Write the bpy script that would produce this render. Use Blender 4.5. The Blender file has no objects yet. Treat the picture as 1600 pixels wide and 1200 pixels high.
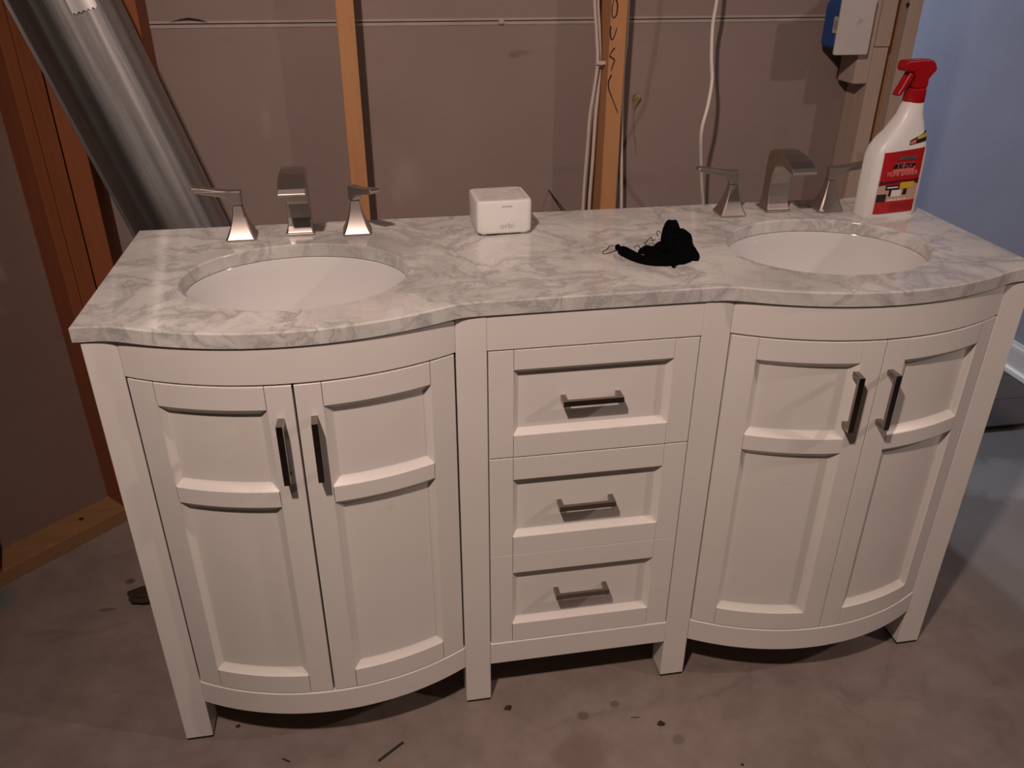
import bpy, bmesh, math, random
from mathutils import Vector, Matrix, noise
from mathutils.geometry import tessellate_polygon
random.seed(7)
S = bpy.context.scene
COL = S.collection

# ------------------------------------------------------------------ camera
F = 1290.8426
CAM = Vector((-.332846, -1.139020, 1.330878))
_r = Vector((.492584, -.038252, .167152))
_q = Matrix.Rotation(_r.length, 3, _r.normalized())
_R = Matrix(((1, 0, 0), (0, 0, -1), (0, 1, 0))) @ _q          # rows: right, down, forward
cd = bpy.data.cameras.new('camera'); cam = bpy.data.objects.new('camera', cd); COL.objects.link(cam)
_m = Matrix((_R[0], -_R[1], -_R[2])).transposed().to_4x4(); _m.translation = CAM
cam.matrix_world = _m
cd.sensor_width = 36.0; cd.lens = F / 1600 * 36; cd.clip_start = .02
S.camera = cam

# ------------------------------------------------------------------ world, lights, exposure
wd = bpy.data.worlds.new('world'); S.world = wd; wd.use_nodes = True
wd.node_tree.nodes['Background'].inputs[0].default_value = (1.0, .78, .64, 1)
wd.node_tree.nodes['Background'].inputs[1].default_value = .02
S.view_settings.view_transform = 'Standard'; S.view_settings.look = 'None'
S.view_settings.gamma = 1; S.view_settings.use_curve_mapping = False
S.view_settings.exposure = 0.0

def lamp(name, kind, loc, energy, color, radius=.05, target=None, angle=None, blend=.6):
    d = bpy.data.lights.new(name, kind); d.energy = energy; d.color = color; d.shadow_soft_size = radius
    o = bpy.data.objects.new(name, d); COL.objects.link(o); o.location = loc
    if target is not None:
        o.rotation_euler = (Vector(target) - Vector(loc)).to_track_quat('-Z', 'Y').to_euler()
    if angle: d.spot_size = math.radians(angle); d.spot_blend = blend
    return o
lamp('ceiling_bulb', 'SPOT', (-.70, -1.12, 2.33), 124, (1.0, .762, .658), .045, (-.12, .10, .92), 86, 1.0)
lamp('ceiling_bulb_far', 'SPOT', (2.30, -1.05, 2.25), 62, (1.0, .765, .675), .05, (-.30, 0, .40), 80, 1.0)
lamp('next_room_lamp', 'POINT', (.60, 3.80, 2.25), 185, (.80, .88, 1.0), .08)

# ------------------------------------------------------------------ helpers
def ray(px, py):
    return _R.transposed() @ Vector(((px - 800) / F, (py - 600) / F, 1))
def hit(px, py, ax, v):
    d = ray(px, py); t = (v - CAM[ax]) / d[ax]; return CAM + d * t

Q = .994                                                            # the setting and the cabinet were measured at a scale 0.6 % larger
SC = Q
def hq(px, py, ax, v): return hit(px, py, ax, v * Q) / Q
def link(o, parent=None):
    COL.objects.link(o)
    if parent is not None: o.parent = parent
    return o
def props(o, label=None, cat=None, group=None, kind=None):
    if label: o['label'] = label
    if cat: o['category'] = cat
    if group: o['group'] = group
    if kind: o['kind'] = kind
    return o
def empty(name, loc=(0, 0, 0), label=None, cat=None, group=None, rz=0):
    o = bpy.data.objects.new(name, None); o.location = loc; o.rotation_euler = (0, 0, rz)
    o.empty_display_size = .05
    link(o); return props(o, label, cat, group)
def mesh(name, verts, faces, mat, parent=None, smooth=False, bevel=0, seg=2, auto=None):
    me = bpy.data.meshes.new(name); me.from_pydata([tuple(c * SC for c in v) for v in verts], [], faces); me.validate()
    bm = bmesh.new(); bm.from_mesh(me); bmesh.ops.recalc_face_normals(bm, faces=bm.faces); bm.to_mesh(me); bm.free()
    me.materials.append(mat)
    if smooth:
        for p in me.polygons: p.use_smooth = True
    o = bpy.data.objects.new(name, me); link(o, parent)
    if bevel:
        b = o.modifiers.new('bevel', 'BEVEL'); b.width = bevel; b.segments = seg; b.limit_method = 'ANGLE'; b.angle_limit = math.radians(40)
    if auto is not None:
        try: me.set_sharp_from_angle(angle=math.radians(auto))
        except Exception: pass
    return o
BOXF = [(0, 1, 2, 3), (7, 6, 5, 4), (0, 4, 5, 1), (1, 5, 6, 2), (2, 6, 7, 3), (3, 7, 4, 0)]
def boxv(x0, x1, y0, y1, z0, z1):
    return [(x0, y0, z0), (x1, y0, z0), (x1, y1, z0), (x0, y1, z0), (x0, y0, z1), (x1, y0, z1), (x1, y1, z1), (x0, y1, z1)]
def box(name, x0, x1, y0, y1, z0, z1, mat, parent=None, bevel=.0012):
    return mesh(name, boxv(x0, x1, y0, y1, z0, z1), BOXF, mat, parent, bevel=bevel)
def obox(name, p, d, n, a0, a1, b0, b1, z0, z1, mat, parent=None, bevel=.0015):
    """box in a rotated frame: along d from a0..a1, along -n (behind) from b0..b1"""
    P = lambda a, b, z: (p[0] + d[0] * a - n[0] * b, p[1] + d[1] * a - n[1] * b, z)
    v = [P(a0, b0, z0), P(a1, b0, z0), P(a1, b1, z0), P(a0, b1, z0), P(a0, b0, z1), P(a1, b0, z1), P(a1, b1, z1), P(a0, b1, z1)]
    return mesh(name, v, BOXF, mat, parent, bevel=bevel)
def tube(name, pts, r, mat, parent=None, n=8, closed=False, sub=6, flat=1.0):
    """swept tube through pts (Catmull-Rom), solid caps"""
    P = [Vector(p) for p in pts]; L = []
    if len(P) > 2 and sub > 1:
        m = len(P); rng = range(m if closed else m - 1)
        for i in rng:
            if closed: a, b, c, d = P[(i - 1) % m], P[i], P[(i + 1) % m], P[(i + 2) % m]
            else: a, b, c, d = P[max(i - 1, 0)], P[i], P[i + 1], P[min(i + 2, m - 1)]
            for k in range(sub):
                t = k / sub
                L.append(.5 * ((2 * b) + (c - a) * t + (2 * a - 5 * b + 4 * c - d) * t * t + (3 * b - a - 3 * c + d) * t ** 3))
        if not closed: L.append(P[-1])
    else: L = P
    V = []; Fc = []; up = None
    for i, p in enumerate(L):
        q0 = L[(i - 1) % len(L)] if (closed or i > 0) else L[i]; q1 = L[(i + 1) % len(L)] if (closed or i < len(L) - 1) else L[i]
        t = (q1 - q0).normalized()
        if up is None: up = t.orthogonal().normalized()
        up = (up - t * up.dot(t)).normalized(); s = t.cross(up)
        rr = r[i] if isinstance(r, list) else r
        for k in range(n):
            a = 2 * math.pi * k / n; V.append(p + (up * math.cos(a) * flat + s * math.sin(a)) * rr)
    m = len(L)
    for i in range(m if closed else m - 1):
        for k in range(n):
            j = (i + 1) % m; Fc.append((i * n + k, i * n + (k + 1) % n, j * n + (k + 1) % n, j * n + k))
    if not closed:
        Fc.append(tuple(range(n))); Fc.append(tuple((m - 1) * n + k for k in range(n)))
    return mesh(name, V, Fc, mat, parent, smooth=True, auto=60)
def loft(name, rings, mat, parent=None, smooth=True, cap0=True, cap1=True, auto=35):
    n = len(rings[0]); V = [v for r in rings for v in r]; Fc = []
    for i in range(len(rings) - 1):
        for k in range(n): Fc.append((i * n + k, i * n + (k + 1) % n, (i + 1) * n + (k + 1) % n, (i + 1) * n + k))
    if cap0: Fc.append(tuple(range(n)))
    if cap1: Fc.append(tuple((len(rings) - 1) * n + k for k in range(n)))
    return mesh(name, V, Fc, mat, parent, smooth=smooth, auto=auto)
def extrude(name, poly, fn, w0, w1, mat, parent=None, bevel=0, smooth=False, seg=2):
    """polygon of 2-D points extruded from w0 to w1 through fn(a, b, w)"""
    n = len(poly); V = [fn(a, b, w0) for a, b in poly] + [fn(a, b, w1) for a, b in poly]
    Fc = [(k, (k + 1) % n, n + (k + 1) % n, n + k) for k in range(n)]
    tri = tessellate_polygon([[Vector((a, b, 0)) for a, b in poly]])
    Fc += [tuple(t) for t in tri] + [tuple(n + i for i in t) for t in tri]
    me = mesh(name, V, Fc, mat, parent, bevel=0, smooth=smooth)
    bm = bmesh.new(); bm.from_mesh(me.data); bmesh.ops.dissolve_limit(bm, angle_limit=.01, verts=bm.verts, edges=bm.edges)
    bmesh.ops.recalc_face_normals(bm, faces=bm.faces); bm.to_mesh(me.data); bm.free()
    if bevel:
        b = me.modifiers.new('bevel', 'BEVEL'); b.width = bevel; b.segments = seg; b.limit_method = 'ANGLE'; b.angle_limit = math.radians(50)
    return me
def text(name, s, size, mtx, mat, parent, ext=.0001, shear=0, sx=1.0, align='CENTER', bold=0):
    cu = bpy.data.curves.new(name, 'FONT'); cu.body = s; cu.size = size; cu.align_x = align; cu.align_y = 'CENTER'
    cu.extrude = ext; cu.shear = shear; cu.offset = bold; cu.resolution_u = 3
    t = bpy.data.objects.new(name, cu); COL.objects.link(t)
    dg = bpy.context.evaluated_depsgraph_get(); me = bpy.data.meshes.new_from_object(t.evaluated_get(dg))
    COL.objects.unlink(t); bpy.data.objects.remove(t)
    me.transform(Matrix.Diagonal((sx, 1, 1, 1))); me.transform(mtx); me.materials.clear(); me.materials.append(mat)
    o = bpy.data.objects.new(name, me); return link(o, parent)

# ------------------------------------------------------------------ materials
class NT:
    def __init__(s, name):
        s.m = bpy.data.materials.new(name); s.m.use_nodes = True; s.t = s.m.node_tree
        s.b = s.t.nodes['Principled BSDF']; s._c = None
    def n(s, typ, **kw):
        x = s.t.nodes.new(typ)
        for k, v in kw.items(): setattr(x, k, v)
        return x
    def l(s, a, b): s.t.links.new(a, b)
    def co(s):
        if s._c is None: s._c = s.n('ShaderNodeTexCoord').outputs['Object']
        return s._c
    def mapped(s, scale=(1, 1, 1), rot=(0, 0, 0), loc=(0, 0, 0), src=None):
        m = s.n('ShaderNodeMapping'); m.inputs['Scale'].default_value = scale; m.inputs['Rotation'].default_value = rot; m.inputs['Location'].default_value = loc
        s.l(src or s.co(), m.inputs[0]); return m.outputs[0]
    def noise(s, vec, scale, detail=4, rough=.55, dist=0):
        x = s.n('ShaderNodeTexNoise'); x.inputs['Scale'].default_value = scale; x.inputs['Detail'].default_value = detail
        x.inputs['Roughness'].default_value = rough; x.inputs['Distortion'].default_value = dist; s.l(vec, x.inputs['Vector']); return x.outputs['Fac']
    def ramp(s, fac, stops):
        r = s.n('ShaderNodeValToRGB'); e = r.color_ramp.elements
        while len(e) > 1: e.remove(e[-1])
        e[0].position = stops[0][0]; e[0].color = (*stops[0][1], 1) if len(stops[0][1]) == 3 else stops[0][1]
        for p, c in stops[1:]:
            k = e.new(p); k.color = (*c, 1)
        s.l(fac, r.inputs[0]); return r.outputs[0]
    def mix(s, fac, a, b, mode='MIX'):
        x = s.n('ShaderNodeMix'); x.data_type = 'RGBA'; x.blend_type = mode
        for sock, v in ((x.inputs[0], fac), (x.inputs[6], a), (x.inputs[7], b)):
            if isinstance(v, (int, float)): sock.default_value = v
            elif isinstance(v, tuple): sock.default_value = (*v, 1)
            else: s.l(v, sock)
        return x.outputs[2]
    def math(s, op, a, b=0.0):
        x = s.n('ShaderNodeMath'); x.operation = op
        for i, v in enumerate((a, b)):
            if isinstance(v, (int, float)): x.inputs[i].default_value = v
            else: s.l(v, x.inputs[i])
        return x.outputs[0]
    def bump(s, h, strength=.2, dist=.002):
        x = s.n('ShaderNodeBump'); x.inputs['Strength'].default_value = strength; x.inputs['Distance'].default_value = dist
        s.l(h, x.inputs['Height']); s.l(x.outputs[0], s.b.inputs['Normal'])
    def color(s, c):
        if isinstance(c, tuple): s.b.inputs['Base Color'].default_value = (*c, 1)
        else: s.l(c, s.b.inputs['Base Color'])
    def set(s, rough=.5, metal=0, spec=.5, coat=0):
        s.b.inputs['Roughness'].default_value = rough; s.b.inputs['Metallic'].default_value = metal
        s.b.inputs['Specular IOR Level'].default_value = spec; s.b.inputs['Coat Weight'].default_value = coat
    def spots(s, base, axes, lst, wob=.35, nscale=30, soft=.25):
        """blend marks with a shape of their own: (a, b, ra, rb, colour, strength)"""
        sp = s.n('ShaderNodeSeparateXYZ'); s.l(s.co(), sp.inputs[0])
        A, B = sp.outputs[axes[0]], sp.outputs[axes[1]]
        nz = s.math('MULTIPLY', s.math('SUBTRACT', s.noise(s.co(), nscale, 3), .5), wob * 2)
        out = base
        for a, b, ra, rb, c, st in lst:
            u = s.math('DIVIDE', s.math('SUBTRACT', A, a), ra); v = s.math('DIVIDE', s.math('SUBTRACT', B, b), rb)
            d = s.math('ADD', s.math('SQRT', s.math('ADD', s.math('MULTIPLY', u, u), s.math('MULTIPLY', v, v))), nz)
            mr = s.n('ShaderNodeMapRange'); mr.interpolation_type = 'SMOOTHSTEP'
            mr.inputs[1].default_value = 1 + soft; mr.inputs[2].default_value = 1 - soft * 1.4; mr.inputs[3].default_value = 0; mr.inputs[4].default_value = st
            s.l(d, mr.inputs[0]); out = s.mix(mr.outputs[0], out, c)
        return out

def simple(name, c, rough=.5, metal=0, spec=.5, var=.06, scale=25, coat=0, bump=0):
    t = NT(name); f = t.noise(t.co(), scale, 4)
    a = tuple(x * (1 - var) for x in c); b = tuple(min(1, x * (1 + var)) for x in c)
    t.color(t.ramp(f, [(.3, a), (.7, b)])); t.set(rough, metal, spec, coat)
    if bump: t.bump(t.noise(t.co(), scale * 8, 3), bump, .001)
    return t.m

def m_paint():
    t = NT('white_cabinet_paint'); f = t.noise(t.co(), 5, 3)
    base = t.ramp(f, [(.3, (.80, .77, .73)), (.7, (.84, .81, .775))])
    sm = t.noise(t.mapped((1, 1, 2.2)), 17, 5, .6)
    t.color(t.mix(t.ramp(sm, [(.66, (0, 0, 0)), (.80, (.35, .35, .35))]), base, (.66, .61, .55)))
    t.set(.34, 0, .5); t.bump(t.noise(t.co(), 160, 2), .04, .0006); return t.m
def m_marble():
    t = NT('carrara_marble'); co = t.co()
    w = t.n('ShaderNodeVectorMath'); w.operation = 'ADD'
    nz = t.n('ShaderNodeTexNoise'); nz.inputs['Scale'].default_value = 5; nz.inputs['Detail'].default_value = 5; t.l(co, nz.inputs['Vector'])
    sc = t.n('ShaderNodeVectorMath'); sc.operation = 'SCALE'; sc.inputs['Scale'].default_value = .22; t.l(nz.outputs['Color'], sc.inputs[0])
    t.l(t.mapped((1, 1.15, 1), (0, 0, .6)), w.inputs[0]); t.l(sc.outputs[0], w.inputs[1]); v = w.outputs[0]
    n1 = t.math('ABSOLUTE', t.math('SUBTRACT', t.noise(v, 6.2, 6, .62, .5), .5))
    n2 = t.math('ABSOLUTE', t.math('SUBTRACT', t.noise(v, 17, 5, .6, .3), .5))
    cloud = t.noise(v, 4.2, 5, .6)
    base = t.ramp(cloud, [(.28, (.46, .45, .435)), (.47, (.655, .645, .625)), (.66, (.77, .76, .735))])
    v1 = t.ramp(n1, [(0, (.70, .70, .70)), (.016, (.34, .34, .34)), (.06, (0, 0, 0))])
    v2 = t.ramp(n2, [(0, (.26, .26, .26)), (.02, (.10, .10, .10)), (.05, (0, 0, 0))])
    c = t.mix(v1, base, (.33, .32, .315)); c = t.mix(v2, c, (.38, .37, .36))
    t.color(c); t.set(.11, 0, .5); return t.m
def m_wood(name, c0, c1, axis=2):
    t = NT(name); sc = [22, 22, 22]; sc[axis] = 1.3
    f = t.noise(t.mapped(tuple(sc)), 2.2, 6, .6, .6); g = t.noise(t.mapped(tuple(x * 4 for x in sc)), 3, 3)
    c = t.mix(.35, t.ramp(f, [(.25, c0), (.75, c1)]), t.ramp(g, [(.3, c0), (.7, c1)]))
    k = t.noise(t.co(), 6, 2)
    t.color(t.mix(t.ramp(k, [(.70, (0, 0, 0)), (.78, (.6, .6, .6))]), c, tuple(x * .35 for x in c0))); t.set(.62, 0, .35); t.bump(g, .12, .001); return t.m
def m_drywall(name, c, marks=None):
    t = NT(name); f = t.noise(t.co(), 3.2, 5, .6); g = t.noise(t.mapped((6, 6, 40)), 6, 3)
    base = t.ramp(f, [(.25, tuple(x * .90 for x in c)), (.75, tuple(x * 1.07 for x in c))])
    base = t.mix(.12, base, t.ramp(g, [(.3, tuple(x * .7 for x in c)), (.7, tuple(x * 1.2 for x in c))]))
    if marks: base = t.spots(base, (0, 2), marks, .6, 30, .6)
    t.color(base); t.set(.8, 0, .25); t.bump(t.noise(t.co(), 190, 2), .08, .0006); return t.m
def m_concrete():
    t = NT('concrete'); f = t.noise(t.co(), 2.3, 7, .62, .3); g = t.noise(t.co(), 11, 5, .65); h = t.noise(t.co(), 60, 4, .6)
    base = t.ramp(f, [(.30, (.195, .152, .132)), (.5, (.255, .206, .182)), (.70, (.315, .262, .236))])
    base = t.mix(.55, base, t.ramp(g, [(.32, (.185, .143, .122)), (.68, (.315, .262, .235))]))
    base = t.mix(t.ramp(h, [(.66, (0, 0, 0)), (.75, (.5, .5, .5))]), base, (.14, .11, .097))
    ve = t.n('ShaderNodeTexVoronoi'); ve.feature = 'DISTANCE_TO_EDGE'; ve.inputs['Scale'].default_value = 1.9
    dv = t.n('ShaderNodeVectorMath'); dv.operation = 'ADD'; nv = t.n('ShaderNodeTexNoise'); nv.inputs['Scale'].default_value = 4; nv.inputs['Detail'].default_value = 5; t.l(t.co(), nv.inputs['Vector'])
    ns = t.n('ShaderNodeVectorMath'); ns.operation = 'SCALE'; ns.inputs['Scale'].default_value = .35; t.l(nv.outputs['Color'], ns.inputs[0]); t.l(t.mapped((1, 2.2, 1), (0, 0, .7)), dv.inputs[0]); t.l(ns.outputs[0], dv.inputs[1]); t.l(dv.outputs[0], ve.inputs['Vector'])
    line = t.math('MULTIPLY', t.ramp(ve.outputs['Distance'], [(0, (.34, .34, .34)), (.012, (.16, .16, .16)), (.045, (0, 0, 0))]), t.ramp(t.noise(t.co(), 5, 3), [(.48, (0, 0, 0)), (.62, (1, 1, 1))]))
    base = t.mix(line, base, (.12, .088, .075))
    base = t.spots(base, (0, 1), [(-1.25, .46, .045, .05, (.085, .15, .145), .6), (-.003, -.068, .011, .010, (.12, .085, .075), .7), (.064, -.051, .010, .009, (.12, .085, .075), .7),
        (1.45, .25, .55, .62, (.30, .285, .275), .75), (1.36, .52, .16, .10, (.46, .44, .43), .8), (1.05, .12, .10, .22, (.215, .18, .165), .5), (.98, -.10, .10, .05, (.17, .12, .105), .5), (-.03, -.15, .055, .04, (.17, .125, .11), .5),  # lightest patch: pool of doorway light painted into the floor colour
        (.16, -.15, .012, .011, (.14, .10, .09), .6), (-.96, .48, .012, .011, (.09, .055, .045), .8), (-.99, .39, .02, .006, (.09, .055, .045), .6)], .45, 26)
    t.color(base); t.set(.55, 0, .35); t.bump(t.mix(.5, g, h), .18, .002); return t.m
def m_galv():
    t = NT('galvanized_steel'); st = t.mapped((26, 26, .9)); f = t.noise(st, 1.6, 5, .6)
    sp = t.n('ShaderNodeTexVoronoi'); sp.inputs['Scale'].default_value = 70; t.l(t.co(), sp.inputs['Vector'])
    c = t.ramp(f, [(.25, (.25, .245, .24)), (.7, (.44, .435, .43))])
    t.color(t.mix(t.ramp(sp.outputs['Distance'], [(0, (.25, .25, .25)), (.6, (0, 0, 0))]), c, (.30, .29, .285))); t.set(.27, .96)
    rr = t.n('ShaderNodeMapRange'); rr.inputs[3].default_value = .30; rr.inputs[4].default_value = .56; t.l(f, rr.inputs[0]); t.l(rr.outputs[0], t.b.inputs['Roughness'])
    t.bump(t.mix(.3, f, t.noise(t.co(), 9, 3)), .35, .004); return t.m
def m_nickel(name, c, rough):
    t = NT(name); f = t.noise(t.mapped((60, 60, 6)), 5, 3)
    t.color(t.ramp(f, [(.3, tuple(x * .93 for x in c)), (.7, c)])); t.set(rough, 1); return t.m

PAINT = m_paint(); MARBLE = m_marble(); CONCRETE = m_concrete(); GALV = m_galv()
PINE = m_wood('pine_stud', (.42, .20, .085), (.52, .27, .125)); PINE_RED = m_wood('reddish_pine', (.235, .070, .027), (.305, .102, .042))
PINE_DK = m_wood('dark_pine', (.25, .13, .062), (.36, .195, .095), 0); PINE_PALE = m_wood('pale_pine', (.40, .31, .255), (.47, .37, .31)); PINE_X = m_wood('pine_plate', (.36, .18, .08), (.46, .25, .12), 0)  # PINE_DK: darker brown pine for the angled wall's sole plate
NICKEL = m_nickel('brushed_nickel', (.50, .45, .415), .42); PULLM = m_nickel('satin_pull_metal', (.31, .275, .25), .20)
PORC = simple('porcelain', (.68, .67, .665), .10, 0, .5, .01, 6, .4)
BLACKM = simple('black_cloth', (.0022, .0022, .0026), .9, 0, .04, .3, 60, 0, .3)
BLACKW = simple('black_wire', (.012, .012, .012), .5)
DARK = simple('dark_gap', (.02, .014, .01), .9)
DEBRIS = simple('dark_debris', (.035, .018, .014), .8)
PLASTIC_W = simple('white_plastic', (.80, .79, .78), .38, 0, .5, .02)
PLASTIC_R = simple('red_plastic', (.36, .004, .009), .33, 0, .5, .05)
CABLE_M = simple('cable_sheath', (.60, .54, .48), .5, 0, .4, .06)
CABLE_W = simple('white_cable', (.74, .68, .64), .45, 0, .4, .04)
PLATE_M = NT('cover_plate'); _c = PLATE_M.ramp(PLATE_M.noise(PLATE_M.co(), 10, 3), [(.3, (.54, .51, .49)), (.7, (.60, .57, .55))])
PLATE_M.color(PLATE_M.spots(_c, (0, 2), [(.797, 1.171, .007, .005, (.42, .36, .33), .7), (.790, 1.163, .006, .006, (.45, .39, .36), .5)], .5, 120)); PLATE_M.set(.5); PLATE_M = PLATE_M.m
BLUEBOX = simple('blue_box_plastic', (.018, .07, .28), .5)
BLUEPAINT = m_drywall('blue_wall_paint', (.36, .37, .475))
TRIMW = simple('white_trim', (.80, .80, .80), .4, 0, .5, .02)
VINYL = m_wood('dark_vinyl_plank', (.075, .062, .058), (.125, .105, .10), 1)
PAPER = simple('drywall_edge_paper', (.40, .335, .305), .8, 0, .2, .08)
GLUE = simple('dried_glue', (.25, .175, .095), .45, 0, .5, .15, 60)
GREYINK = simple('grey_ink', (.30, .28, .27), .7); MARKER = simple('marker_ink', (.015, .010, .012), .7)
DW_MARKS = [(.032, 1.103, .028, .006, (.13, .10, .09), .5), (.012, 1.096, .012, .005, (.12, .09, .08), .5), (-.245, .83, .035, .05, (.36, .29, .26), .45), (-.555, .97, .010, .035, (.35, .28, .25), .5),
            (.30, .80, .09, .015, (.20, .15, .13), .35), (.19, .83, .09, .012, (.20, .15, .13), .3), (.70, .90, .02, .02, (.24, .19, .16), .4), (-.27, .79, .012, .03, (.36, .29, .26), .4), (-.60, 1.158, .1, .012, (.30, .23, .2), .4)]
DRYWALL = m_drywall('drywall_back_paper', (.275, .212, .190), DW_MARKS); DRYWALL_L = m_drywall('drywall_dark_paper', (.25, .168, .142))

# ------------------------------------------------------------------ setting
H = .854; T = .0236; ZU = (H - T) / Q                                    # counter top, thickness, underside
YS, YD = .77, .86                                                   # stud face and drywall face of the back wall
floor = box('floor', -3.2, 4.2, -3.2, 5.2, -.10, 0, CONCRETE, None, 0); props(floor, 'stained grey-brown concrete floor slab', kind='structure')

wall = box('wall_back', -1.10, .962, YD, YD + .013, 0, 1.1765, DRYWALL, None, 0); props(wall, 'brown back of drywall behind the open studs', kind='structure')
box('drywall_panel', -1.10, .962, YD, YD + .013, 1.1785, 2.42, DRYWALL, wall, 0)
box('backing_strip', -1.10, .962, YD + .0135, YD + .02, 1.10, 1.25, DARK, wall, 0)
box('paper_edge', -.90, .86, YD - .0016, YD + .004, 1.1695, 1.1765, PAPER, wall, .0006)
box('paper_edge', -.90, .86, YD - .0016, YD + .004, 1.1785, 1.1835, PAPER, wall, .0006)
lens = [(-.73, 1.1805), (-.71, 1.187), (-.689, 1.1905), (-.668, 1.187), (-.650, 1.1805), (-.672, 1.1835), (-.690, 1.1862), (-.710, 1.1845)]
extrude('split_paper', lens, lambda a, b, w: (a, w, b), YD - .0022, YD + .001, DARK, wall)
# joint-compound blob, dried glue drip
def blob(name, c, rx, ry, rz, mat, parent, seed=0, amp=.15, nu=16, nv=12):
    rings = []
    for i in range(1, nv):
        ph = math.pi * i / nv; r = []
        for k in range(nu):
            a = 2 * math.pi * k / nu; d = Vector((math.sin(ph) * math.cos(a), math.sin(ph) * math.sin(a), math.cos(ph)))
            q = 1 + amp * noise.noise(d * 1.4 + Vector((seed, 0, 0)))
            r.append((c[0] + rx * d.x * q, c[1] + ry * d.y * q, c[2] + rz * d.z * q))
        rings.append(r)
    return loft(name, rings, mat, parent)
blob('compound_blob', (-.015, YD - .001, 1.1745), .0075, .005, .006, PAPER, wall, 3)
gl = tube('glue_drip', [(.3125, YD - .0005, 1.014), (.3125, YD - .002, 1.008), (.3120, YD - .003, .998), (.3110, YD - .003, .985), (.3105, YD - .0025, .965), (.3140, YD - .0015, .930), (.3200, YD - .0008, .898), (.3250, YD - .0002, .868)],
          [.004 + .0095 * min(1, i / 6) if i < 10 else max(.0009, .0135 * (1 - (i - 9) / 14) ** 1.3 + .0009 if i < 23 else .0012) for i in range(43)], GLUE, wall, 10, flat=.28)
tube('glue_rim', [(.3125 + .0075 * math.cos(a_), YD - .0042, 1.006 + .006 * math.sin(a_)) for a_ in [k * math.pi / 5 for k in range(10)]], .0014, GLUE, gl, 6, closed=True)
# studs of the back wall (1.5 x 3.5 in)
def stud(x0, z0=.038, z1=2.42, mat=PINE, y0=YS, name='stud', x1=None, y1=None):
    return box(name, x0, x1 or x0 + .038, y0, y1 or y0 + .0885, z0, z1, mat, wall, .002)
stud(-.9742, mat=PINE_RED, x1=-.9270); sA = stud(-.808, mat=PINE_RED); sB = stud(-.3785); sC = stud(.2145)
sD = stud(.860, z0=.038, z1=1.1185, mat=PINE_PALE); stud(.860, z0=1.1195, mat=PINE_PALE, y0=YS - .003, y1=YD - .002); stud(.929, mat=PINE_PALE, x1=.9635)
stud(.8985, x1=.9285, y0=YS + .030, y1=YD - .002, mat=PINE, name='filler_board')
stud(.8225, z0=1.037, z1=1.75, mat=PINE_PALE, x1=.8595, y1=YD - .018, name='nailer_block')
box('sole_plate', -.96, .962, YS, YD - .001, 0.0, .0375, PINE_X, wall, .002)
tube('screw_hole', [(.9245, YS - .0003, 1.2095), (.9245, YS + .002, 1.2095)], .0045, DARK, wall, 8)
# marker strokes on the middle stud
strokes = [[(960, -4), (964.5, 4), (964, 20), (960, 27.5), (956.5, 24), (957, 10), (960, -4)], [(954.5, 41), (953.5, 50), (955.5, 62), (960, 57), (964, 43)],
           [(960.5, 75), (956, 80), (952.5, 88)], [(952.5, 88), (960, 93.5), (958, 101), (955, 110)], [(955.5, 117), (950.8, 128), (951.5, 140), (956, 152), (965.5, 177)]]
for st in strokes:
    pp = [hq(a, b, 1, YS - .0002) for a, b in st]
    n_ = (len(pp) - 1) * 6 + 1
    tube('marker_stroke', pp, [.0018 - .0009 * i / n_ for i in range(n_)], MARKER, sC, 6, flat=1)

# angled stud wall at the left
P1 = (-.975, .7745); DL = (-.733, -.680); NL = (.680, -.733)         # runs away from the corner along DL, faces NL
wl = obox('wall_left', P1, DL, NL, -.03, 2.2, .0890, .102, 0, 2.42, DRYWALL_L, None, 0); props(wl, 'dark drywall of the angled stud wall', kind='structure')
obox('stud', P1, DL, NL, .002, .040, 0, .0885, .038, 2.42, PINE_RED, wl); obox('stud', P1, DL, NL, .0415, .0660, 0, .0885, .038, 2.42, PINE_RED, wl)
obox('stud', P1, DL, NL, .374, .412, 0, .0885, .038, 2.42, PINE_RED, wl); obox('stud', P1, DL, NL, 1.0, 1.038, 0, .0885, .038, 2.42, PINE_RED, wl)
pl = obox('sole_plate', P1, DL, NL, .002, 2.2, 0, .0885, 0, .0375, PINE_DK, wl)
kn = hq(127, 811, 2, .0376); tube('knot_hole', [(kn.x, kn.y, .0370), (kn.x, kn.y, .0381)], .0065, DARK, pl, 8)

# next room: blue wall, baseboard, dark plank floor
wr = box('wall_right', 1.836, 1.936, .77, 5.2, 0, 2.42, BLUEPAINT, None, 0); props(wr, 'blue-grey painted wall of the next room', kind='structure')
wf = box('wall_far', .2, 1.836, 5.1, 5.2, 0, 2.42, BLUEPAINT, None, 0); props(wf, 'blue-grey painted end wall of the next room', kind='structure')
prof = [(1.8355, .0125), (1.8355, .118), (1.831, .118), (1.828, .108), (1.824, .102), (1.8225, .092), (1.8225, .0125)]
bb = extrude('baseboard_right', prof, lambda a, b, w: (a, w, b), .772, 5.1, TRIMW, None, .001); props(bb, 'white moulded baseboard along the blue wall', kind='structure')
prof = [(1.8220, .0125), (1.8220, .034), (1.816, .032), (1.811, .027), (1.808, .020), (1.807, .0125)]
extrude('shoe_molding', prof, lambda a, b, w: (a, w, b), .772, 5.1, TRIMW, bb)
nf = box('floor_planks', .93, 1.835, YS + .004, 5.1, 0.0002, .004, DARK, None, 0); props(nf, 'dark vinyl plank floor of the next room', kind='structure')
y = YS
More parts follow.
